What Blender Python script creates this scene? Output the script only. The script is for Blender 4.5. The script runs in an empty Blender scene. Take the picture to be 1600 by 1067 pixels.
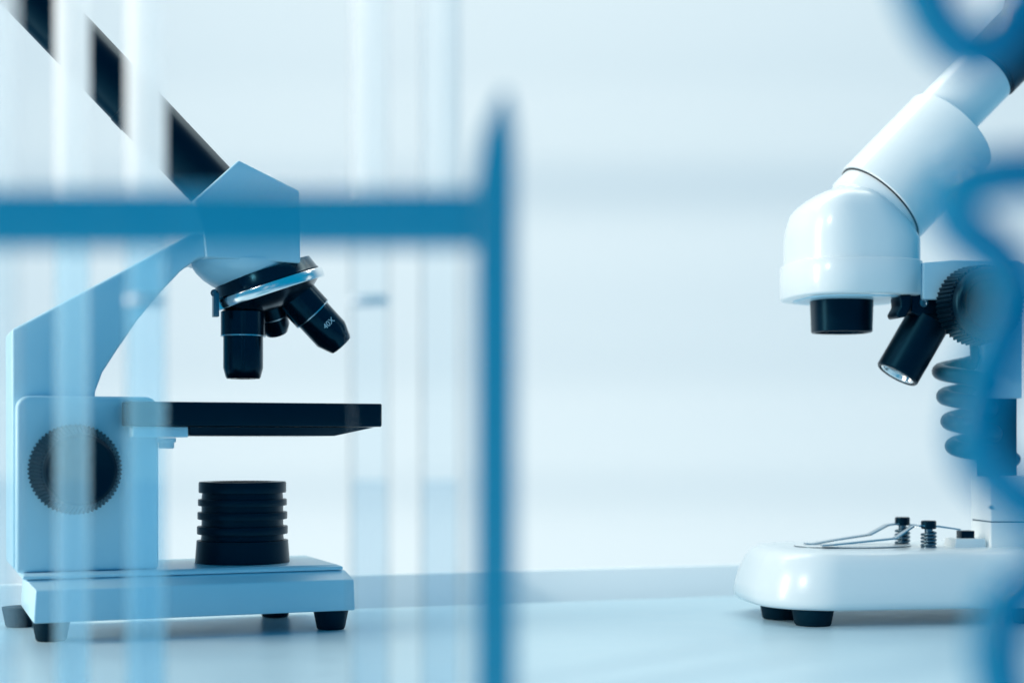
import bpy, bmesh, math, random
from mathutils import Vector, Matrix
random.seed(4)
S = bpy.context.scene
C = S.collection
PI = math.pi
H, FP, HY = .1062, 2400.0, 690.0          # eye height, focal length in photo pixels, horizon row

# ------------------------------------------------------------------ camera, world, lights, exposure
cam = bpy.data.cameras.new('camera'); camo = bpy.data.objects.new('camera', cam); C.objects.link(camo)
camo.location = (0, 0, H); camo.rotation_euler = (PI/2, 0, 0)
cam.sensor_width = 36; cam.lens = 36*FP/1600; cam.shift_y = (HY-533.5)/1600
cam.clip_start = .01; cam.clip_end = 50
cam.dof.use_dof = True; cam.dof.focus_distance = .865; cam.dof.aperture_fstop = cam.lens/13.5
cam.dof.aperture_blades = 0
S.camera = camo
S.render.resolution_x, S.render.resolution_y = 1024, 682

W = bpy.data.worlds.new('World'); S.world = W; W.use_nodes = True
bg = W.node_tree.nodes['Background']
bg.inputs[0].default_value = (.0, .325, .60, 1); bg.inputs[1].default_value = .78

def area(name, loc, target, sx, sy, power, col):
    l = bpy.data.lights.new(name, 'AREA'); l.shape = 'RECTANGLE'; l.size = sx; l.size_y = sy
    l.energy = power; l.color = col
    o = bpy.data.objects.new(name, l); C.objects.link(o); o.location = loc
    o.rotation_euler = (Vector(target)-Vector(loc)).to_track_quat('-Z', 'Y').to_euler()
    return o
area('key_softbox', (-1.32, .57, .50), (.1, .88, .12), .46, 1.0, 24, (1, .84, .68))
area('back_fill', (.0, 1.45, 1.25), (.0, .75, .05), 1.5, .7, 8, (.84, .82, .72))  # added backlight, makes the tubes glow and lifts the bench
area('wall_light_upper', (.1, 1.55, 1.75), (.1, 2.6, .35), 3.6, .5, 26, (1, .87, .68))
area('wall_light_lower', (.1, 1.75, -.60), (.1, 2.6, .05), 3.6, .4, 14, (1, .87, .68))
sl_ = bpy.data.lights.new('spot_lamp', 'SPOT'); sl_.energy = 31; sl_.color = (1, .90, .76); sl_.spot_size = math.radians(25); sl_.spot_blend = .35; sl_.shadow_soft_size = .05
so_ = bpy.data.objects.new('spot_lamp', sl_); C.objects.link(so_); so_.location = (-.72, -.10, .92)
so_.rotation_euler = (Vector((.27, .90, .12))-so_.location).to_track_quat('-Z', 'Y').to_euler()

tl_ = bpy.data.lights.new('added_tube_light', 'SPOT'); tl_.energy = 46; tl_.color = (1, .92, .80); tl_.spot_size = math.radians(34); tl_.spot_blend = .6; tl_.shadow_soft_size = .08  # added spot that brightens the test tubes from behind, no real lamp
to_ = bpy.data.objects.new('added_tube_light', tl_); C.objects.link(to_); to_.location = (-.12, 1.05, 1.05)
to_.rotation_euler = (Vector((-.10, .42, .30))-to_.location).to_track_quat('-Z', 'Y').to_euler()
vs = S.view_settings
vs.view_transform = 'Standard'; vs.look = 'None'; vs.exposure = 0; vs.gamma = 1; vs.use_curve_mapping = False
S.render.engine = 'CYCLES'
cy = S.cycles
cy.use_denoising = True; cy.max_bounces = 16; cy.transmission_bounces = 16; cy.transparent_max_bounces = 16
cy.diffuse_bounces = 5; cy.glossy_bounces = 8; cy.caustics_refractive = False; cy.caustics_reflective = False

# ------------------------------------------------------------------ helpers
class Frame:
    """local axes of a thing: x along it, y away from the viewer, z up"""
    def __init__(s, ox, oy, deg):
        s.a = math.radians(deg); s.ox, s.oy = ox, oy; s.c, s.s = math.cos(s.a), math.sin(s.a)
    def at(s, px, py, y=0.0):
        rx, rz = (px-800)/FP, (HY-py)/FP
        t = (y - s.ox*s.s + s.oy*s.c)/(s.c - rx*s.s)
        X, Y = rx*t-s.ox, t-s.oy
        return Vector((X*s.c+Y*s.s, y, H+rz*t))
    def depth(s, v): return s.oy + v.x*s.s + v.y*s.c
    def ground(s, px, py):
        t = H*FP/(py-HY); rx = (px-800)/FP
        X, Y = rx*t-s.ox, t-s.oy
        return Vector((X*s.c+Y*s.s, -X*s.s+Y*s.c, 0))

def link(name, me, mat, parent=None, angle=35):
    me.materials.append(mat)
    for p in me.polygons: p.use_smooth = True
    me.set_sharp_from_angle(angle=math.radians(angle))
    o = bpy.data.objects.new(name, me); C.objects.link(o)
    if parent is not None: o.parent = parent
    return o
def fin(name, bm, mat, parent=None, bevel=0, seg=3, angle=35):
    bmesh.ops.remove_doubles(bm, verts=bm.verts, dist=1e-6)
    bmesh.ops.recalc_face_normals(bm, faces=bm.faces)
    if bevel:
        es = [e for e in bm.edges if len(e.link_faces) == 2 and e.calc_face_angle() > math.radians(28)]
        bmesh.ops.bevel(bm, geom=es, offset=bevel, segments=seg, profile=.5, affect='EDGES', clamp_overlap=True)
    me = bpy.data.meshes.new(name); bm.to_mesh(me); bm.free()
    return link(name, me, mat, parent, angle)
def prism(bm, pts, y0, y1):
    """polygon of (x, z) points swept along y"""
    a = [bm.verts.new((p[0], y0, p[-1])) for p in pts]; b = [bm.verts.new((p[0], y1, p[-1])) for p in pts]
    n = len(pts)
    bm.faces.new(a); bm.faces.new(b[::-1])
    for i in range(n): bm.faces.new((a[i], b[i], b[(i+1) % n], a[(i+1) % n]))
def box(bm, x0, x1, y0, y1, z0, z1): prism(bm, [(x0, z0), (x1, z0), (x1, z1), (x0, z1)], y0, y1)
def basis(d):
    d = Vector(d).normalized(); u = d.orthogonal().normalized(); return d, u, d.cross(u)
def lathe(bm, prof, o, d, seg=64):
    """prof: list of (distance along axis, radius)"""
    o = Vector(o); d, u, v = basis(d); rings = []
    for t, r in prof:
        if r < 1e-7: rings.append([bm.verts.new(o+d*t)])
        else: rings.append([bm.verts.new(o+d*t+(u*math.cos(2*PI*k/seg)+v*math.sin(2*PI*k/seg))*r) for k in range(seg)])
    for A, B in zip(rings, rings[1:]):
        for k in range(seg):
            k2 = (k+1) % seg
            f = [A[k % len(A)], A[k2 % len(A)], B[k2 % len(B)], B[k % len(B)]]
            f2 = []
            for w in f:
                if w not in f2: f2.append(w)
            if len(f2) > 2: bm.faces.new(f2)
def rod(bm, r, o, e, seg=48, ch=0.0):
    o, e = Vector(o), Vector(e); L = (e-o).length; c = ch
    lathe(bm, [(0, 0), (0, r-c), (c, r), (L-c, r), (L, r-c), (L, 0)] if c else [(0, 0), (0, r), (L, r), (L, 0)], o, e-o, seg)
def tube(bm, pts, r, seg=16, cap=True):
    rings = []; n = len(pts); up = None
    for i, p in enumerate(pts):
        t = (pts[min(i+1, n-1)]-pts[max(i-1, 0)]).normalized()
        if up is None: up = t.orthogonal().normalized()
        up = (up - t*up.dot(t)).normalized(); w = t.cross(up)
        rr = r[i] if isinstance(r, (list, tuple)) else r
        rings.append([bm.verts.new(p+(up*math.cos(2*PI*k/seg)+w*math.sin(2*PI*k/seg))*rr) for k in range(seg)])
    for A, B in zip(rings, rings[1:]):
        for k in range(seg): bm.faces.new((A[k], A[(k+1) % seg], B[(k+1) % seg], B[k]))
    if cap: bm.faces.new(rings[0][::-1]); bm.faces.new(rings[-1])
def catmull(P, n=12):
    out = []
    for i in range(len(P)-1):
        a, b, c, d = P[max(i-1, 0)], P[i], P[i+1], P[min(i+2, len(P)-1)]
        for k in range(n):
            t = k/n
            out.append(.5*((2*b)+(c-a)*t+(2*a-5*b+4*c-d)*t*t+(3*b-a-3*c+d)*t**3))
    out.append(P[-1]); return out
def loft(bm, rings):
    R = [[bm.verts.new(p) for p in r] for r in rings]; n = len(R[0])
    for A, B in zip(R, R[1:]):
        for k in range(n): bm.faces.new((A[k], A[(k+1) % n], B[(k+1) % n], B[k]))
    bm.faces.new(R[0][::-1]); bm.faces.new(R[-1])
def rrect(x0, x1, y0, y1, rl, rr, z, n=14):
    """rounded rectangle in plan; rl, rr = corner radius at the left and right ends"""
    P = []
    for cx, cy_, r, a0 in ((x1-rr, y1-rr, rr, 0), (x0+rl, y1-rl, rl, 90), (x0+rl, y0+rl, rl, 180), (x1-rr, y0+rr, rr, 270)):
        for k in range(n):
            a = math.radians(a0+90*k/(n-1)); P.append(Vector((cx+r*math.cos(a), cy_+r*math.sin(a), z)))
    return P
def empty(name, fr, label, cat, group=None):
    o = bpy.data.objects.new(name, None); C.objects.link(o); o.empty_display_size = .02
    o.location = (fr.ox, fr.oy, 0); o.rotation_euler = (0, 0, fr.a)
    o['label'] = label; o['category'] = cat
    if group: o['group'] = group
    return o
def writing(name, text, size, mat, parent, M, depth=.00008):
    cu = bpy.data.curves.new(name, 'FONT'); cu.body = text; cu.size = size; cu.extrude = depth
    cu.align_x = 'CENTER'; cu.align_y = 'CENTER'
    t = bpy.data.objects.new(name, cu); C.objects.link(t)
    bpy.context.view_layer.update()
    me = bpy.data.meshes.new_from_object(t.evaluated_get(bpy.context.evaluated_depsgraph_get()))
    bpy.data.objects.remove(t); bpy.data.curves.remove(cu)
    me.name = name; me.transform(M); me.materials.clear()
    return link(name, me, mat, parent)

# ------------------------------------------------------------------ materials
def mat(name, col, rough=.4, metal=0, bump=0, bscale=900, var=0, ior=1.47, coat=0, tint=None):
    m = bpy.data.materials.new(name); m.use_nodes = True; nt = m.node_tree; p = nt.nodes['Principled BSDF']
    p.inputs['Base Color'].default_value = (*col, 1); p.inputs['Roughness'].default_value = rough
    p.inputs['Metallic'].default_value = metal; p.inputs['IOR'].default_value = ior
    if tint: p.inputs['Specular Tint'].default_value = (*tint, 1)
    p.inputs['Coat Weight'].default_value = coat; p.inputs['Coat Roughness'].default_value = .08
    tc = nt.nodes.new('ShaderNodeTexCoord')
    nz = nt.nodes.new('ShaderNodeTexNoise'); nz.inputs['Scale'].default_value = bscale; nz.inputs['Detail'].default_value = 4
    nt.links.new(tc.outputs['Object'], nz.inputs['Vector'])
    if bump:
        b = nt.nodes.new('ShaderNodeBump'); b.inputs['Strength'].default_value = bump; b.inputs['Distance'].default_value = .0004
        nt.links.new(nz.outputs['Fac'], b.inputs['Height']); nt.links.new(b.outputs['Normal'], p.inputs['Normal'])
    # slow, faint unevenness of the finish (handling marks)
    n2 = nt.nodes.new('ShaderNodeTexNoise'); n2.inputs['Scale'].default_value = 45; n2.inputs['Detail'].default_value = 6
    nt.links.new(tc.outputs['Object'], n2.inputs['Vector'])
    mr = nt.nodes.new('ShaderNodeMapRange')
    mr.inputs['To Min'].default_value = max(.02, rough*(.85)); mr.inputs['To Max'].default_value = min(1, rough*1.2)
    nt.links.new(n2.outputs['Fac'], mr.inputs['Value']); nt.links.new(mr.outputs['Result'], p.inputs['Roughness'])
    if var:
        mx = nt.nodes.new('ShaderNodeMix'); mx.data_type = 'RGBA'
        mx.inputs[6].default_value = (*[c*(1-var) for c in col], 1); mx.inputs[7].default_value = (*col, 1)
        nt.links.new(n2.outputs['Fac'], mx.inputs[0]); nt.links.new(mx.outputs[2], p.inputs['Base Color'])
    return m
WHITE = mat('white_enamel', (.44, .70, .83), .30, bump=.03, bscale=700, var=.03)
GLOSSW = mat('white_gloss_plastic', (.78, .86, .89), .25, bump=.03, bscale=420, var=.04, coat=.12)
BLACK = mat('black_plastic', (.0004, .006, .013), .34, bump=.08, bscale=1500, ior=1.38, tint=(.10, .55, .9))
BLACKG = mat('black_lacquer', (.0004, .006, .013), .20, bump=.02, ior=1.45, tint=(.12, .6, .95))
RUBBER = mat('black_rubber', (.001, .012, .022), .62, bump=.15, bscale=1800, ior=1.35, tint=(.1, .55, .9))
CHROME = mat('chrome', (.86, .89, .91), .20, metal=1)
STEEL = mat('spring_steel', (.45, .54, .60), .28, metal=1)
MARK = mat('white_marking_paint', (.75, .80, .84), .5)
LENS = mat('lens_glass', (.02, .05, .07), .04, coat=1)
CORD = mat('black_cord', (.001, .018, .036), .36, bump=.05, tint=(.1, .55, .9))
SPRING = mat('dark_spring_steel', (.10, .17, .22), .3, metal=1)
BENCH = mat('bench_laminate', (.47, .67, .77), .34, bump=.02, bscale=1200, var=.02)
LEDGE = mat('upstand_paint', (.78, .86, .90), .45, bump=.02)
WALL = mat('painted_wall', (.80, .85, .88), .7, bump=.05, bscale=60, var=.015)
def translucent(name, col, clear):
    m = mat(name, col, .25); nt = m.node_tree; p = nt.nodes['Principled BSDF']; out = nt.nodes['Material Output']
    tr = nt.nodes.new('ShaderNodeBsdfTransparent'); tr.inputs[0].default_value = (.45, .75, .9, 1)
    tl = nt.nodes.new('ShaderNodeBsdfTranslucent'); tl.inputs[0].default_value = (*col, 1)
    m1 = nt.nodes.new('ShaderNodeMixShader'); m1.inputs[0].default_value = .3
    m2 = nt.nodes.new('ShaderNodeMixShader'); m2.inputs[0].default_value = clear
    nt.links.new(p.outputs[0], m1.inputs[1]); nt.links.new(tl.outputs[0], m1.inputs[2])
    nt.links.new(m1.outputs[0], m2.inputs[1]); nt.links.new(tr.outputs[0], m2.inputs[2])
    nt.links.new(m2.outputs[0], out.inputs['Surface']); return m
ACRYL = translucent('blue_acrylic', (.03, .42, .58), .20)
BLUETUBE = translucent('blue_tubing', (.0, .34, .54), .18)
def glass(name, ior, col=(1, 1, 1)):
    m = bpy.data.materials.new(name); m.use_nodes = True; p = m.node_tree.nodes['Principled BSDF']
    p.inputs['Base Color'].default_value = (*col, 1); p.inputs['Roughness'].default_value = .10
    p.inputs['IOR'].default_value = ior; p.inputs['Transmission Weight'].default_value = 1
    return m
def thin_glass(name):
    m = bpy.data.materials.new(name); m.use_nodes = True; nt = m.node_tree; out = nt.nodes['Material Output']
    nt.nodes.remove(nt.nodes['Principled BSDF'])
    tr = nt.nodes.new('ShaderNodeBsdfTransparent'); tr.inputs[0].default_value = (.975, .988, .995, 1)
    gl = nt.nodes.new('ShaderNodeBsdfGlossy'); gl.inputs['Roughness'].default_value = .03
    fr = nt.nodes.new('ShaderNodeFresnel'); fr.inputs[0].default_value = 1.045
    mx = nt.nodes.new('ShaderNodeMixShader')
    nt.links.new(fr.outputs[0], mx.inputs[0]); nt.links.new(tr.outputs[0], mx.inputs[1]); nt.links.new(gl.outputs[0], mx.inputs[2])
    nt.links.new(mx.outputs[0], out.inputs['Surface']); return m
GLASS = thin_glass('thin_clear_glass'); LIQ = bpy.data.materials.new('pale_blue_liquid'); LIQ.use_nodes = True
_n = LIQ.node_tree; _p = _n.nodes['Principled BSDF']; _p.inputs['Base Color'].default_value = (.25, .55, .75, 1)
_t = _n.nodes.new('ShaderNodeBsdfTransparent'); _t.inputs[0].default_value = (.93, .97, .99, 1)
_m = _n.nodes.new('ShaderNodeMixShader'); _m.inputs[0].default_value = .95
_n.links.new(_p.outputs[0], _m.inputs[1]); _n.links.new(_t.outputs[0], _m.inputs[2]); _n.links.new(_m.outputs[0], _n.nodes['Material Output'].inputs['Surface'])

# ------------------------------------------------------------------ setting: wall and bench
def struct(o): o['kind'] = 'structure'; return o
bm = bmesh.new()
prof = []; N = 260
for i in range(N+1):
    z = -1.7+4.2*i/N
    prof.append((2.62+.011*math.sin((z-.139)*2*PI/.262)+.004*math.sin(z*2*PI/.17+1.9)+.008*math.sin(z*2*PI/.83), z))
pts = [(p[0], p[1]) for p in prof] + [(2.75, z), (2.75, -1.7)]
a = [bm.verts.new((-3.2, p[0], p[1])) for p in pts]; b = [bm.verts.new((3.2, p[0], p[1])) for p in pts]
bm.faces.new(a); bm.faces.new(b[::-1])
for i in range(len(pts)): bm.faces.new((a[i], b[i], b[(i+1) % len(pts)], a[(i+1) % len(pts)]))
struct(fin('wall', bm, WALL))
# bench top; its back edge runs off to the right
def edge(x): return .985 + .33*(x+.08)
bm = bmesh.new()
prs = [(-1.0, -.45), (1.3, -.45), (1.3, edge(1.3)), (-1.0, edge(-1.0))]
lo = [bm.verts.new((x, y, -.035)) for x, y in prs]; hi = [bm.verts.new((x, y, 0)) for x, y in prs]
bm.faces.new(lo[::-1]); bm.faces.new(hi)
for i in range(4): bm.faces.new((lo[i], lo[(i+1) % 4], hi[(i+1) % 4], hi[i]))
bench = struct(fin('bench', bm, BENCH, bevel=.002))
bm = bmesh.new()
prs = [(-1.0, edge(-1.0)+.001), (1.3, edge(1.3)+.001), (1.3, edge(1.3)+.006), (-1.0, edge(-1.0)+.006)]
lo = [bm.verts.new((x, y, -.035)) for x, y in prs]; hi = [bm.verts.new((x, y+.030, .0190)) for k, (x, y) in enumerate(prs)]
bm.faces.new(lo[::-1]); bm.faces.new(hi)
for i in range(4): bm.faces.new((lo[i], lo[(i+1) % 4], hi[(i+1) % 4], hi[i]))
fin('upstand', bm, LEDGE, bench, bevel=.0015)

# ------------------------------------------------------------------ left microscope
L = Frame(-.193, .874, 21.6)
m1 = empty('compound_microscope', L, 'angular white compound microscope with black stage and ribbed lamp, standing behind the test tubes', 'microscope')
px = L.at
# base: lower tray with a sloping shoulder, then the top plate
bm = bmesh.new()
def ring4(x0, x1, y0, y1, z): return [Vector((x0, y0, z)), Vector((x1, y0, z)), Vector((x1, y1, z)), Vector((x0, y1, z))]
loft(bm, [ring4(-.0795, .0940, -.047, .047, .0114), ring4(-.0785, .0934, -.047, .047, .0287), ring4(-.0830, .0905, -.0385, .0385, .0335)])
base = fin('base', bm, WHITE, m1, bevel=.0009)
bm = bmesh.new()
loft(bm, [ring4(-.0842, .0890, -.0395, .0395, .0338), ring4(-.0842, .0890, -.0395, .0395, .0356), ring4(-.083, .0860, -.0375, .0375, .0368)])
fin('top_plate', bm, WHITE, base, bevel=.0005)
for gx, gy, nm in ((80, 1000, 0), (517, 982, 0), (31, 978, 0), (430, 963, 0)):
    g = L.ground(gx, gy)
    bm = bmesh.new(); lathe(bm, [(0, 0), (0, .0072), (.0008, .0080), (.0108, .0100), (.0113, .0100), (.0113, 0)], g, (0, 0, 1), 40)
    fin('foot', bm, RUBBER, m1)
# housing round the focus drive
hx0, hx1 = px(25, 750, -.033).x, px(246, 750, -.028).x
hz = px(60, 618, -.033).z
bm = bmesh.new()
r = .007; P = [(hx0, .0369), (hx1, .0369), (hx1, hz-r)]
for k in range(7): a_ = PI/2*k/6; P.append((hx1-r+r*math.cos(a_), hz-r+r*math.sin(a_)))
for k in range(7): a_ = PI/2+PI/2*k/6; P.append((hx0+r+r*math.cos(a_), hz-r+r*math.sin(a_)))
prism(bm, P, -.033, .033)
fin('drive_housing', bm, WHITE, m1, bevel=.0019)
# arm
bm = bmesh.new(); ya = -.026
ap = [(19, 888), (18, 515), (305, 362), (322, 370), (322, 402), (309, 404), (282, 424), (250, 458), (215, 500), (182, 548), (160, 582), (149, 612), (148, 640), (148, 888)]
prism(bm, [(lambda v: (v.x, v.z))(px(a_, b_, ya)) for a_, b_ in ap], ya, .026)
fin('arm', bm, WHITE, m1, bevel=.0016)
# head
bm = bmesh.new(); yh = -.029
hp = [(373, 250), (468, 298), (470, 411), (322, 402), (319, 366), (303, 313)]
prism(bm, [(lambda v: (v.x, v.z))(px(a_, b_, yh)) for a_, b_ in hp], yh, .029)
fin('head', bm, WHITE, m1, bevel=.0011)
# rounded bowl below the head
hc = px(389, 409, 0); ht = px(389, 409, yh).z
bm = bmesh.new()
lathe(bm, [(0, 0), (0, .0300), (.003, .0296), (.0065, .0272), (.0105, .0230), (.0135, .0185), (.016, .0130), (.0172, .007), (.0175, 0)], (hc.x-.003, 0, hc.z-.001), (0, 0, -1), 64)
fin('head_bowl', bm, WHITE, m1)
# eyepiece tube
d0, d1 = px(327, 287), px(190, 143)
ax = (d1-d0).normalized(); rt = .0150
bm = bmesh.new(); lathe(bm, [(0, 0), (0, rt), (.060, rt), (.0602, rt+.0004), (.068, rt+.0004), (.0682, rt), (.175, rt), (.175, rt-.004), (.172, rt-.005), (.172, 0)], d0-ax*.006, ax, 72)
fin('eyepiece_tube', bm, BLACK, m1)
# revolving nosepiece
n0, n1 = px(335, 478), px(501, 424)
e1 = (n1-n0).normalized(); nd = Vector((e1.z, 0, -e1.x))
if nd.z > 0: nd = -nd
nc = (n0+n1)/2; nr = (n1-n0).length/2
bm = bmesh.new()
lathe(bm, [(-.0105, 0), (-.0105, nr*.86), (-.004, nr*.93), (-.0032, nr*.95), (.0022, nr*.95), (.0028, nr*.90), (.0062, nr*.78), (.011, nr*.44), (.0125, .25*nr), (.0125, 0)], nc, nd, 80)
nose = fin('nosepiece', bm, BLACKG, m1)
bm = bmesh.new()
for k in range(1):
    lathe(bm, [(-.0022, nr*.94), (-.0022, nr*.995), (-.0016, nr*1.005), (.0026, nr*1.012), (.0034, nr*1.0), (.0034, nr*.88)], nc, nd, 96)
fin('rim', bm, CHROME, nose)
# click-stop lever on the rim
bm = bmesh.new()
q = px(335, 458, -.012)
bmesh.ops.create_uvsphere(bm, u_segments=20, v_segments=12, radius=.0022, matrix=Matrix.Translation(q))
box(bm, q.x-.0008, q.x+.0022, q.y-.003, q.y+.003, q.z-.0135, q.z)
fin('click_spring', bm, SPRING, nose, bevel=.0003)
def objective(o, d, r0, L0, r1, L1, rt_, tip, text=None):
    """collar r0 x L0, body r1 to L1, taper to rt_ at tip"""
    bm = bmesh.new()
    lathe(bm, [(-.004, 0), (-.004, r0*.8), (0, r0*.8), (0, r0-.0004), (.0004, r0), (L0, r0), (L0, r1-.0003), (L1, r1-.0003), (tip-.0012, rt_+.0007), (tip, rt_), (tip, rt_*.80), (tip-.0008, rt_*.78), (tip-.0008, 0)], o, d, 64)
    ob = fin('objective', bm, BLACKG, m1)
    bm = bmesh.new(); lathe(bm, [(L0-.0004, r0*.9), (L0-.0004, r0+.00012), (L0+.0003, r0+.00012), (L0+.0003, r1*.9)], o, d, 64)
    fin('ring', bm, STEEL, ob)
    bm = bmesh.new(); lathe(bm, [(tip-.0007, 0), (tip-.0007, rt_*.4), (tip-.0002, rt_*.45), (tip-.0002, rt_*.72), (tip-.0012, rt_*.74)], o, d, 48)
    fin('front_lens', bm, CHROME if text else LENS, ob)
    if text:
        d_, _, _ = basis(d)
        view = (m1.matrix_basis.inverted().to_3x3() @ Vector((-(-.10), -.85, .0)))   # towards the viewer
        view = (view - d_*view.dot(d_)).normalized()
        side = d_.cross(view).normalized()
        view = (view*math.cos(-.25)+side*math.sin(-.25)).normalized(); side = d_.cross(view).normalized()
        # letters read along the barrel's girth
        Mx = Matrix((side, d_*-1, view)).transposed()
        if Mx.determinant() < 0: Mx = Matrix((-side, d_*-1, view)).transposed()
        M = Mx.to_4x4(); M.translation = Vector(o)+d_*(L0+.0095)+view*(r1+.00005)
        writing('marking', text, .0046, MARK, ob, M)
    return ob
dv = px(380, 592)-px(380, 487)
objective(px(380, 487), (0, 0, -1), .0128, .0142, .0117, .0325, .0094, .0388)
o2, t2 = px(462, 462), px(532, 538)
d2 = (t2-o2).normalized()
objective(o2-d2*.001, d2, .0122, .0152, .0113, .0315, .0072, .0405, '40X')
o3 = nc + nd*.008 + Vector((0, .010, 0)); d3 = (nd + Vector((.02, .42, 0))).normalized()
objective(o3, d3, .0100, .008, .0090, .015, .0065, .0195)
# stage
sz0, sz1 = px(430, 666, -.05).z, px(430, 629, -.05).z
sx0, sx1 = px(197, 640, -.05).x, px(597, 640, -.05).x
bm = bmesh.new(); box(bm, sx0, sx1, -.05, .05, sz0, sz1)
stage = fin('stage', bm, BLACK, m1, bevel=.0008)
bkx = px(294, 675, -.047).x
bm = bmesh.new()
loft(bm, [ring4(bkx+.0012, sx1-.026, -.044, .040, sz0-.0052), ring4(bkx+.0006, sx1-.004, -.0485, .046, sz0-.0003)])
fin('under_plate', bm, BLACK, stage, bevel=.0005)
bm = bmesh.new()
for yy in (-.012, .028): rod(bm, .003, (sx0+.02, yy, sz1), (sx0+.02, yy, sz1+.0008))
zb = px(250, 671, -.03).z
bm.free(); bm = bmesh.new(); box(bm, px(207, 676, -.047).x, bkx, -.047, .030, px(250, 683, -.047).z, sz0-.0003)
fin('stage_bracket', bm, WHITE, stage, bevel=.0006)
bm = bmesh.new(); q = px(260, 684, -.036); rod(bm, .0042, q, q-Vector((0, 0, .0058)), ch=.0006); rod(bm, .0052, q, q-Vector((0, 0, .0025)), ch=.0004)
fin('stage_screw', bm, WHITE, stage)
# lamp with cooling ribs
lc = px(379, 880, 0); lc.z = .0369
pz = lambda y_: px(379, y_, 0).z - px(379, 880, 0).z
R_ = lambda w: w/2/FP*L.depth(lc)
prof = [(0, 0), (0, R_(146)), (pz(846), R_(141)), (pz(845), R_(128))]
for yb, yt, w in ((836, 824, 140), (813, 802, 138.5), (792, 782, 137)):
    prof += [(pz(yb+.01), R_(126)), (pz(yb), R_(w)-.0002), (pz(yb-1), R_(w)), (pz(yt+1), R_(w)), (pz(yt), R_(w)-.0002), (pz(yt-.01), R_(126))]
prof += [(pz(772), R_(124)), (pz(771.9), R_(134)), (pz(770), R_(135)), (pz(757), R_(135)), (pz(755), R_(133)), (pz(755), R_(100)), (pz(758), R_(96)), (pz(758), 0)]
bm = bmesh.new(); lathe(bm, prof, lc, (0, 0, 1), 80)
lamp = fin('illuminator', bm, BLACK, m1)
bm = bmesh.new(); lathe(bm, [(pz(757.9), 0), (pz(757.5), R_(60)), (pz(757.9), R_(95))], lc, (0, 0, 1), 48); fin('lamp_lens', bm, LENS, lamp)
# coarse focus knob: ribbed rim, dished front
kc = px(117, 733, -.033); 
bm = bmesh.new(); seg = 144; rk = .0245
def ribbed(bm, o, d, r0, r1, t0, t1, n, amp):
    o = Vector(o); d, u, v = basis(d); A = []; B = []
    for k in range(n*4):
        a_ = 2*PI*k/(n*4); s_ = amp*(1 if (k % 4) in (1, 2) else 0)
        e_ = u*math.cos(a_)+v*math.sin(a_)
        A.append(bm.verts.new(o+d*t0+e_*(r0-s_))); B.append(bm.verts.new(o+d*t1+e_*(r1-s_)))
    for k in range(n*4): bm.faces.new((A[k], A[(k+1) % (n*4)], B[(k+1) % (n*4)], B[k]))
    bm.faces.new(A[::-1]); bm.faces.new(B)
ribbed(bm, kc+Vector((0, -.002, 0)), (0, -1, 0), rk, rk-.0048, 0, .0240, 64, .0009)
lathe(bm, [(-.002, 0), (-.002, .016), (.003, .016), (.0236, .016), (.0236, rk-.0052), (.0262, rk-.0058), (.0275, rk-.0074), (.0275, rk-.009), (.0265, rk-.011), (.0265, 0)], kc+Vector((0, -.002, 0)), (0, -1, 0), 80)
fin('focus_knob', bm, BLACK, m1)

# ------------------------------------------------------------------ right microscope
R = Frame(.238, .940, 8)
m2 = empty('stereo_microscope', R, 'rounded white stereo microscope with domed head and spring clips, standing at the right', 'microscope')
px = R.at
xl = px(1163, 932, 0).x; xr = xl+.245
zt = px(1330, 853, -.01).z; zb = px(1300, 956, -.056).z
D = .058
bm = bmesh.new(); rings = []
Ht = zt-zb
for ins, f in ((.0075, 0), (.0025, .02), (.0006, .07), (0, .17), (.0008, .32), (.0025, .50), (.0048, .68), (.0072, .82), (.0098, .915), (.0135, .972), (.019, .995), (.028, 1)):
    rings.append(rrect(xl+ins, xr-ins, -D+ins, D-ins, max(.006, .040-ins*.6), .03, zb+Ht*f))
loft(bm, rings)
base2 = fin('base', bm, GLOSSW, m2, angle=60)
for gx, gy in ((1270, 976), (1219, 966), (1612, 972)):
    g = R.ground(gx, gy)
    bm = bmesh.new(); lathe(bm, [(0, 0), (0, .0098), (.001, .0106), (zb+.0002, .0122), (zb+.0002, 0)], g, (0, 0, 1), 40)
    fin('foot', bm, RUBBER, m2)
sp = px(1332, 851, -.008); 
bm = bmesh.new(); lathe(bm, [(0, 0), (0, .0350), (.0002, .0356), (.0006, .0356), (.0008, .0352), (.0008, 0)], (0, 0, 0), (0, 0, 1), 80)
bmesh.ops.scale(bm, vec=(1, .62, 1), verts=bm.verts); bmesh.ops.translate(bm, vec=(sp.x, sp.y, zt), verts=bm.verts)
sp_ = fin('stage_plate', bm, GLOSSW, m2)
bm = bmesh.new(); lathe(bm, [(.0001, .0350), (.0001, .0359), (.0005, .0359), (.0005, .0350)], (0, 0, 0), (0, 0, 1), 80)
bmesh.ops.scale(bm, vec=(1, .62, 1), verts=bm.verts); bmesh.ops.translate(bm, vec=(sp.x, sp.y, zt), verts=bm.verts); fin('rim', bm, SPRING, sp_)
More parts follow.
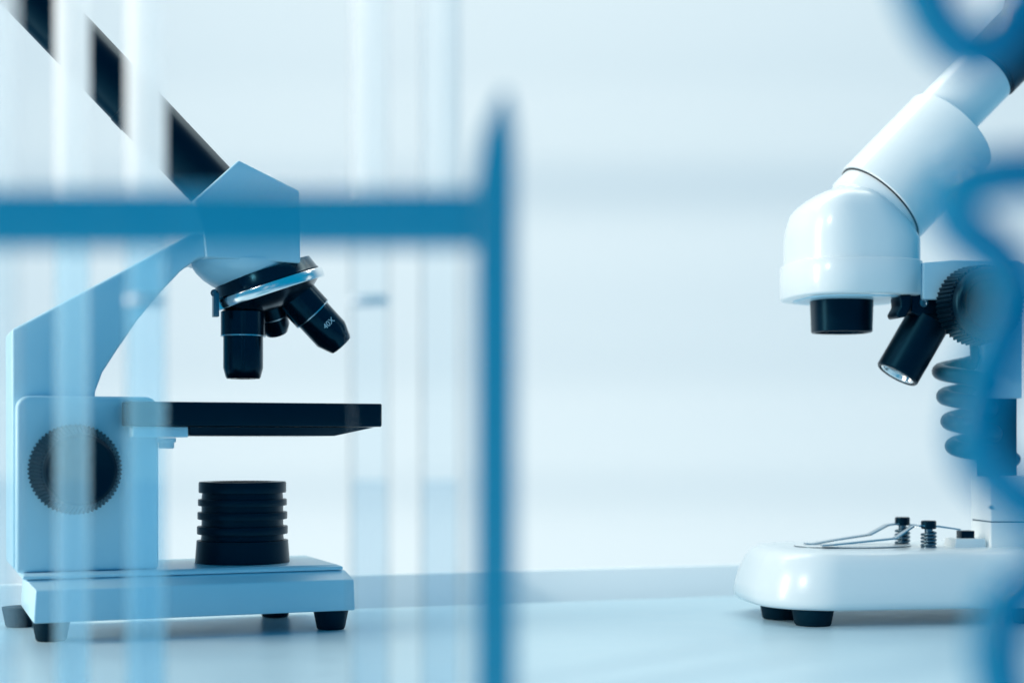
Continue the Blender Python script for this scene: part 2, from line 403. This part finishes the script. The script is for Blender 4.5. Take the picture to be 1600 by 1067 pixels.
# spring clips
def clip(pts, y, w, knob):
    P = [px(a_, b_, y) for a_, b_ in pts]
    bm = bmesh.new(); t = .0009
    for i in range(len(P)-1):
        a_, b_ = P[i], P[i+1]
        n_ = Vector((-(b_-a_).z, 0, (b_-a_).x)).normalized()*t
        prism(bm, [(a_.x, a_.z), (b_.x, b_.z), (b_.x+n_.x, b_.z+n_.z), (a_.x+n_.x, a_.z+n_.z)], y-w, y+w)
    c = fin('stage_clip', bm, STEEL, m2, bevel=.0001)
    kx, ky0, ky1 = knob
    q = px(kx, ky0, y); q1 = px(kx, ky1, y)
    rr = .00445
    bm = bmesh.new(); rod(bm, rr, (q.x, y, q1.z), (q.x, y, q.z), ch=.0005); kn = fin('clip_knob', bm, BLACK, c)
    bm = bmesh.new(); zb_ = zt+.0004; n = 110; turns = 4.2; z1 = q1.z-.0018
    tube(bm, [Vector((q.x+.0039*math.cos(2*PI*turns*k/n), y+.0039*math.sin(2*PI*turns*k/n), zb_+(z1-zb_)*k/n)) for k in range(n+1)], .00085, 8)
    rod(bm, .0024, (q.x, y, zt), (q.x, y, q1.z), 24); rod(bm, .0045, (q.x, y, zt), (q.x, y, zt+.0009), 32)
    fin('spring', bm, SPRING, c, angle=50)
clip([(1258, 850), (1268, 851), (1300, 845), (1358, 836), (1386, 821), (1400, 819), (1422, 821), (1430, 821)], -.004, .0030, (1410, 807.5, 820))
clip([(1284, 853), (1300, 852), (1398, 842), (1426, 823), (1440, 822), (1465, 823), (1498, 828)], -.026, .0026, (1451, 813, 826))
# socket block with button
bm = bmesh.new(); q0, q1 = px(1491, 852, -.028), px(1541, 841, -.028)
prism(bm, [(q0.x, zt-.001), (q1.x, zt-.001), (q1.x-.0006, q1.z), (q0.x+.0012, q1.z)], -.028, -.012)
blk = fin('switch_block', bm, GLOSSW, m2, bevel=.0006)
bm = bmesh.new(); q0, q2 = px(1503, 841, -.024), px(1523, 829, -.024)
box(bm, q0.x, q2.x, -.024, -.016, q0.z-.0005, q2.z); fin('switch_button', bm, BLACK, blk, bevel=.0004)
# column
yf = -.030
cx0, cx1 = px(1548, 800, yf).x, px(1624, 800, yf).x
cz1 = px(1548, 744, yf).z; czs = px(1548, 815, yf).z
bm = bmesh.new(); box(bm, cx0, cx1, yf, -.003, zt-.001, czs-.0003); col = fin('column', bm, GLOSSW, m2, bevel=.0008)
bm = bmesh.new(); box(bm, cx0+.0006, cx1-.0006, yf+.0006, -.0036, czs-.0006, czs+.0006); fin('seam', bm, BLACK, col)
bm = bmesh.new(); box(bm, cx0, cx1, yf, -.003, czs+.0003, cz1); fin('upper_block', bm, GLOSSW, col, bevel=.0008)
bm = bmesh.new(); rod(bm, .0011, px(1547, 792, yf-.0006)+Vector((.001, 0, 0)), px(1547, 792, yf)+Vector((.001, .002, 0)), 16); fin('screw', bm, STEEL, col)
bm = bmesh.new(); bx0, bx1 = px(1538, 700, -.022).x, px(1589, 700, -.022).x
box(bm, bx0, bx1, -.022, -.012, cz1, px(1540, 600, -.022).z); fin('pillar', bm, BLACK, m2, bevel=.0008)
bm = bmesh.new(); ex0, ex1 = px(1539, 600, yf).x, px(1597, 600, yf).x
box(bm, ex0, ex1, yf, -.010, px(1540, 622, yf).z, px(1540, 415, yf).z); carr = fin('focus_carriage', bm, WHITE, m2, bevel=.001)
bm = bmesh.new(); A0, A1 = px(1432, 470, -.024), px(1593, 411, -.024)
P = [(A0.x, A0.z), (A1.x, A0.z), (A1.x, A1.z-.006), (A1.x-.0018, A1.z-.0018), (A1.x-.006, A1.z), (A1.x-.045, A1.z), (A0.x, A1.z-.002)]
prism(bm, P, -.034, -.012); fin('head_bracket', bm, WHITE, m2, bevel=.001)
# focus knob
kc = px(1518, 479, -.034)
bm = bmesh.new(); rk = .0238
ribbed(bm, kc, (0, -1, 0), rk, rk-.0012, .003, .0205, 52, .0012)
lathe(bm, [(0, 0), (0, rk-.002), (.003, rk-.002), (.003, .012), (.020, .012), (.0203, rk-.0026), (.0235, rk-.0034), (.0252, rk-.0048), (.0257, rk-.0062), (.0252, rk-.0075), (.0225, rk-.0100), (.0210, .006), (.0210, 0)], kc, (0, -1, 0), 80)
fin('focus_knob', bm, BLACK, m2)
# head: band and dome
cxh = (px(1224, 440, 0).x+px(1432, 440, 0).x)/2
def plan(xa, xb, b, zz, n=3.0, N=72):
    out = []
    for k in range(N):
        a_ = 2*PI*k/N; c_, s_ = math.cos(a_), math.sin(a_)
        out.append(Vector(((xa+xb)/2+(xb-xa)/2*math.copysign(abs(c_)**(2/n), c_), b*math.copysign(abs(s_)**(2/n), s_), zz)))
    return out
bm = bmesh.new()
def hr(xa, xb, yy, b): return plan(px(xa, yy).x, px(xb, yy).x, b, px(xa, yy).z)
loft(bm, [hr(1236, 1418, 467, .0385), hr(1232, 1422, 465.5, .041), hr(1231, 1423, 463, .042), hr(1231.5, 1423, 414, .042), hr(1233, 1421, 412, .0413), hr(1237, 1418, 412, .0395)])
head = fin('head', bm, GLOSSW, m2, angle=50)
bm = bmesh.new()
loft(bm, [hr(1236, 1421, 413.5, .0395), hr(1236, 1421, 378, .0395), hr(1237, 1415, 366, .0394), hr(1239, 1407, 354, .0388), hr(1243, 1397, 342, .0376), hr(1246, 1387, 331, .0358), hr(1256, 1376, 320, .0332), hr(1268, 1366, 310.5, .0295), hr(1281, 1358, 303, .025), hr(1294, 1350, 298.5, .019), hr(1308, 1338, 297, .010)])
fin('dome', bm, GLOSSW, head, angle=60)
bm = bmesh.new()
loft(bm, [hr(1250, 1408, 469.5, .033), hr(1248, 1410, 466, .034)]); fin('underside', bm, WHITE, head, bevel=.0004)
# eyepiece tubes (a pair; the second stands behind the first)
A, B = px(1375, 320), px(1486, 206.5)
ta = (B-A).normalized(); tn = Vector((-ta.z, 0, ta.x))
LB = (B-A).length; rb = (px(1318, 265)-px(1432, 375)).length/2
for yy in (-.0, ):
    o = A+Vector((0, yy, 0))
    bm = bmesh.new(); rod(bm, rb-.0022, o-ta*.012, o+ta*.004, 72, ch=.002); fin('tube_collar', bm, GLOSSW, m2)
    bm = bmesh.new(); lathe(bm, [(0, 0), (0, rb-.0006), (.0006, rb), (LB-.0008, rb), (LB, rb-.0008), (LB, 0)], o, ta, 96); hs_ = fin('tube_housing', bm, GLOSSW, m2)
    bm = bmesh.new(); lathe(bm, [(-.0006, 0), (-.0006, rb-.0012), (0.0001, rb-.0012), (0.0001, 0)], o, ta, 96); fin('seam', bm, BLACK, hs_)
    c2 = (px(1429, 158)+px(1500, 228))/2; rs = (px(1429, 158)-px(1500, 228)).length/2 - .0005
    c2 = c2 + Vector((0, yy, 0))
    e2 = (px(1497, 74)+px(1564, 140))/2; L2 = (e2-(px(1429, 158)+px(1500, 228))/2).dot(ta)
    bm = bmesh.new(); lathe(bm, [(-.006, 0), (-.006, rs), (L2-.0005, rs), (L2, rs-.0005), (L2, 0)], c2, ta, 80); fin('eyepiece_tube', bm, GLOSSW, m2)
    bm = bmesh.new(); lathe(bm, [(0, 0), (0, rs-.0012), (.003, rs-.0012), (.0032, rs+.0006), (.040, rs+.0006), (.046, rs+.004), (.060, rs+.005), (.062, rs+.002), (.060, rs-.003), (.058, 0)], c2+ta*L2, ta, 80); fin('eyecup', bm, BLACK, m2)
# focusing slide peeping out under the near tube
q0, q1 = px(1520, 186), px(1562, 143)
bm = bmesh.new(); rod(bm, .0022, q0-tn*0, q1+ta*.03, 24, ch=.0008); fin('tube_rail', bm, BLACK, m2)
# objective under the head
oc = px(1315, 463); ob_ = px(1315, 520)
bm = bmesh.new(); h_ = oc.z-ob_.z
loft(bm, [plan(oc.x-.0186, oc.x+.0186, .0172, oc.z+.002, 2.5), plan(oc.x-.0178, oc.x+.0178, .0165, ob_.z+.0006, 2.5), plan(oc.x-.0172, oc.x+.0172, .0159, ob_.z, 2.5), plan(oc.x-.0158, oc.x+.0158, .0146, ob_.z, 2.5), plan(oc.x-.0150, oc.x+.0150, .0140, ob_.z+.004, 2.5)])
obj2 = fin('objective', bm, BLACK, m2, angle=40)
# tilted lamp and its bracket
l0, l1 = px(1449, 503, -.020), px(1401, 586, -.020)
ld = (l1-l0).normalized(); LL = (l1-l0).length; rl = .0132
bm = bmesh.new(); lathe(bm, [(-.006, 0), (-.006, rl*.55), (-.001, rl*.9), (0, rl), (LL-.001, rl), (LL, rl-.0008), (LL, rl*.86), (LL-.003, rl*.80), (LL-.003, 0)], l0, ld, 72)
sl = fin('spot_lamp', bm, BLACK, m2)
bm = bmesh.new(); lathe(bm, [(LL-.0029, 0), (LL-.0022, rl*.4), (LL-.0029, rl*.66)], l0, ld, 48); fin('lamp_lens', bm, LENS, sl)
bm = bmesh.new(); lathe(bm, [(LL-.0029, rl*.66), (LL-.0010, rl*.70), (LL-.0006, rl*.80), (LL-.0029, rl*.82)], l0, ld, 48); fin('lens_ring', bm, CHROME, sl)
bm = bmesh.new(); yb_ = -.030
prism(bm, [(lambda v: (v.x, v.z))(px(a_, b_, yb_)) for a_, b_ in ((1424, 459), (1474, 461), (1476, 512), (1462, 505), (1424, 488))], yb_, -.012)
br = fin('lamp_bracket', bm, BLACK, m2, bevel=.0008)
bm = bmesh.new(); prism(bm, [(lambda v: (v.x, v.z))(px(a_, b_, -.036)) for a_, b_ in ((1407, 462), (1425, 460), (1425, 480), (1416, 495), (1404, 497), (1401, 490), (1408, 478))], -.036, -.020)
fin('bracket_tab', bm, BLACK, br, bevel=.0012)
q = px(1443, 473, yb_); bm = bmesh.new(); lathe(bm, [(0, .0028), (.001, .0026), (.001, .0016), (.0003, .0014), (.0003, 0)], q, (0, -1, 0), 32); fin('screw', bm, STEEL, br)
# coiled cord
bm = bmesh.new(); P = []; n = 260; turns = 3.62
a0, a1 = px(1499, 563, -.020), px(1524, 704, -.020)
P.append(Vector((a0.x+.015, -.010, a0.z+.03)))
for k in range(n+1):
    f = k/n; c = a0.lerp(a1, f); a_ = 2*PI*turns*f
    P.append(c+Vector((.0125*math.cos(a_), .0125*math.sin(a_), 0)))
P.append(a1+Vector((.022, .006, -.002))); P.append(a1+Vector((.03, .012, -.006)))
tube(bm, P, .0048, 14); fin('coiled_cord', bm, CORD, m2, angle=60)

# ------------------------------------------------------------------ test tube rack and tubes, near the camera
DR, DT = .34, .50                     # distance of the rail, of the tubes
K = Frame(0, DR, 0); px = K.at
T = Frame(0, DT, 0)
x0_, x1_ = T.at(-330, 340).x, px(806, 340).x
rk_ = empty('test_tube_rack', Frame(x1_, DR, 0), 'blurred translucent blue rack with a cross rail and end post, nearest the camera', 'rack')
def lb(name, xa, xb, ya, yb, za, zb, bev=.0008):
    bm = bmesh.new(); box(bm, xa-x1_, xb-x1_, ya-DR, yb-DR, za, zb); return fin(name, bm, ACRYL, rk_, bevel=bev)
zr0, zr1 = px(0, 387).z, px(0, 295).z
lb('rail', x0_, x1_-.0094, DR, DR+.004, zr0, zr1)
zt_ = px(790, 140).z
P = [(0, 0), (0, zt_-.012), (-.0006, zt_-.006), (-.0018, zt_), (-.0034, zt_-.0005), (-.0076, zt_-.010), (-.0093, zt_-.022), (-.0093, 0)]
bm = bmesh.new(); prism(bm, P, 0, .005); fin('post', bm, ACRYL, rk_, bevel=.0005)
lb('shelf', x0_, x1_-.0094, DR, DT+.016, .003, .0085)
def milky(name, white, clear):
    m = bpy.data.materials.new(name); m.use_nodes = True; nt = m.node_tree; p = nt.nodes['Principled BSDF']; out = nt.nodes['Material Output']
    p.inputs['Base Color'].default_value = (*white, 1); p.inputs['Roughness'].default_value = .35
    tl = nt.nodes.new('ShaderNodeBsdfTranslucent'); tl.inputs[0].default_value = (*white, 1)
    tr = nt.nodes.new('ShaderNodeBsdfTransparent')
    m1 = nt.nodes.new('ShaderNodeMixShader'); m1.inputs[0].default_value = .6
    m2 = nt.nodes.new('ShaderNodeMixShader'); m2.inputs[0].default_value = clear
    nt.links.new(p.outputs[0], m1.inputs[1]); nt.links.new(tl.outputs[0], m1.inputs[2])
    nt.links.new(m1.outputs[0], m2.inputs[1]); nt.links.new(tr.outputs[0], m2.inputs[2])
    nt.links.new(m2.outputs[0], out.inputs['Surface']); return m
HILITE = milky('painted_highlight', (.95, .96, .97), .50)  # bright reflections on the upper tubes, painted as milky white
HAZE = milky('painted_haze', (.50, .82, .97), .72)  # pale streaks of light down the tubes, put into the sleeve colour
HILITE2 = milky('dense_painted_highlight', (.96, .97, .98), .26)
HAZE3 = milky('blue_painted_haze', (.34, .74, .95), .76)
HAZE2 = milky('faint_painted_haze', (.74, .90, .97), .88)
TC = [-5, 113, 228, 578, 688]
labs = ['test tube cut off by the left edge, in the blue rack', 'test tube crossing the focus knob of the angular microscope',
        'test tube crossing the left end of the black stage', 'test tube crossing the right end of the black stage', 'test tube nearest to the end post of the rack']
for i, cxp in enumerate(TC):
    DT = (.43, .52, .50, .52, .52)[i]; T = Frame(0, DT, 0); RT = (30, 26, 30, 30, 30)[i]/FP*DT
    c = T.at(cxp, 700); zb_ = .0087
    zt2 = T.at(cxp, -190).z; zl = T.at(cxp, 755).z
    t = empty('test_tube', Frame(c.x, DT, 0), labs[i], 'test tube', 'glass test tubes in the blue rack'); t.location.z = zb_
    hgt = zt2-zb_; ri = RT-.00032
    q8 = [PI/2*k/8 for k in range(1, 9)]
    prof = [(0, 0)] + [(RT*(1-math.cos(a_)), RT*math.sin(a_)) for a_ in q8] + [(hgt, RT), (hgt+.0002, RT-.00015), (hgt, ri)]
    prof += [(.0004+ri*(1-math.cos(a_)), ri*math.sin(a_)) for a_ in q8[::-1]] + [(.0004, 0)]
    bm = bmesh.new(); lathe(bm, prof, (0, 0, 0), (0, 0, 1), 64); gl = fin('glass', bm, GLASS, t, angle=60)
    rl_ = ri-.0003; lv = zl-zb_
    prof = [(.0008, 0)] + [(.0008+rl_*(1-math.cos(a_)), rl_*math.sin(a_)) for a_ in q8] + [(lv+.0008, rl_), (lv+.0002, rl_-.0006), (lv, rl_-.0016), (lv, 0)]
    bm = bmesh.new(); lathe(bm, prof, (0, 0, 0), (0, 0, 1), 48); fin('liquid', bm, LIQ, t, angle=60)
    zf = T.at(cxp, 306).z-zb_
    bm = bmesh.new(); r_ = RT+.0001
    lathe(bm, [(zf, r_), (hgt-.004, r_)], (0, 0, 0), (0, 0, 1), 64); fin('highlight_band', bm, HILITE2 if i in (1, 2) else HILITE, gl, angle=60)  # sleeve carrying the painted highlight
    if i < 3:
        bm = bmesh.new(); lathe(bm, [(.0075, r_), (zf-.0005, r_)], (0, 0, 0), (0, 0, 1), 64); fin('haze_band', bm, (HAZE2, HAZE, HAZE3)[i], gl, angle=60)  # sleeve carrying the painted haze
    if i in (2, 3):
        zm = T.at(cxp, 475).z-zb_
        bm = bmesh.new(); lathe(bm, [(zm, r_+.0001), (zm+.0022, r_+.0001)], (0, 0, 0), (0, 0, 1), 64); fin('graduation_mark', bm, MARK, gl, angle=60)

# ------------------------------------------------------------------ looping blue tube, near the camera at right
Q = Frame(.093, .28, 0)
lt = bpy.data.objects.new
P2 = [(1410, -130, 0), (1436, -40, 0), (1466, 25, 0), (1512, 66, .004), (1560, 52, .008), (1600, -10, .012), (1680, -40, .012), (1740, 60, .006), (1720, 180, 0), (1650, 250, -.004), (1560, 262, -.004),
      (1490, 285, 0), (1504, 342, .006), (1566, 398, .008), (1584, 460, .006), (1556, 540, 0), (1530, 620, -.004), (1526, 690, -.004), (1562, 742, 0), (1620, 790, .004), (1670, 850, .006), (1620, 890, .006),
      (1572, 930, .002), (1558, 1000, 0), (1572, 1080, 0), (1620, 1180, 0), (1680, 1350, 0)]
pts = [Q.at(a_, b_, c_) for a_, b_, c_ in P2]
g = pts[-1]; pts.append(Vector((g.x+.012, g.y, .0035)))
bm = bmesh.new(); tube(bm, catmull(pts, 10), .0050, 18)
lo_ = min(v.co.z for v in bm.verts)
o = fin('looping_tube', bm, BLUETUBE, angle=70)
o.location = (Q.ox, Q.oy, -lo_*1.0)
o['label'] = 'blurred blue looping tube at the right edge, in front of the stereo microscope'; o['category'] = 'tubing'
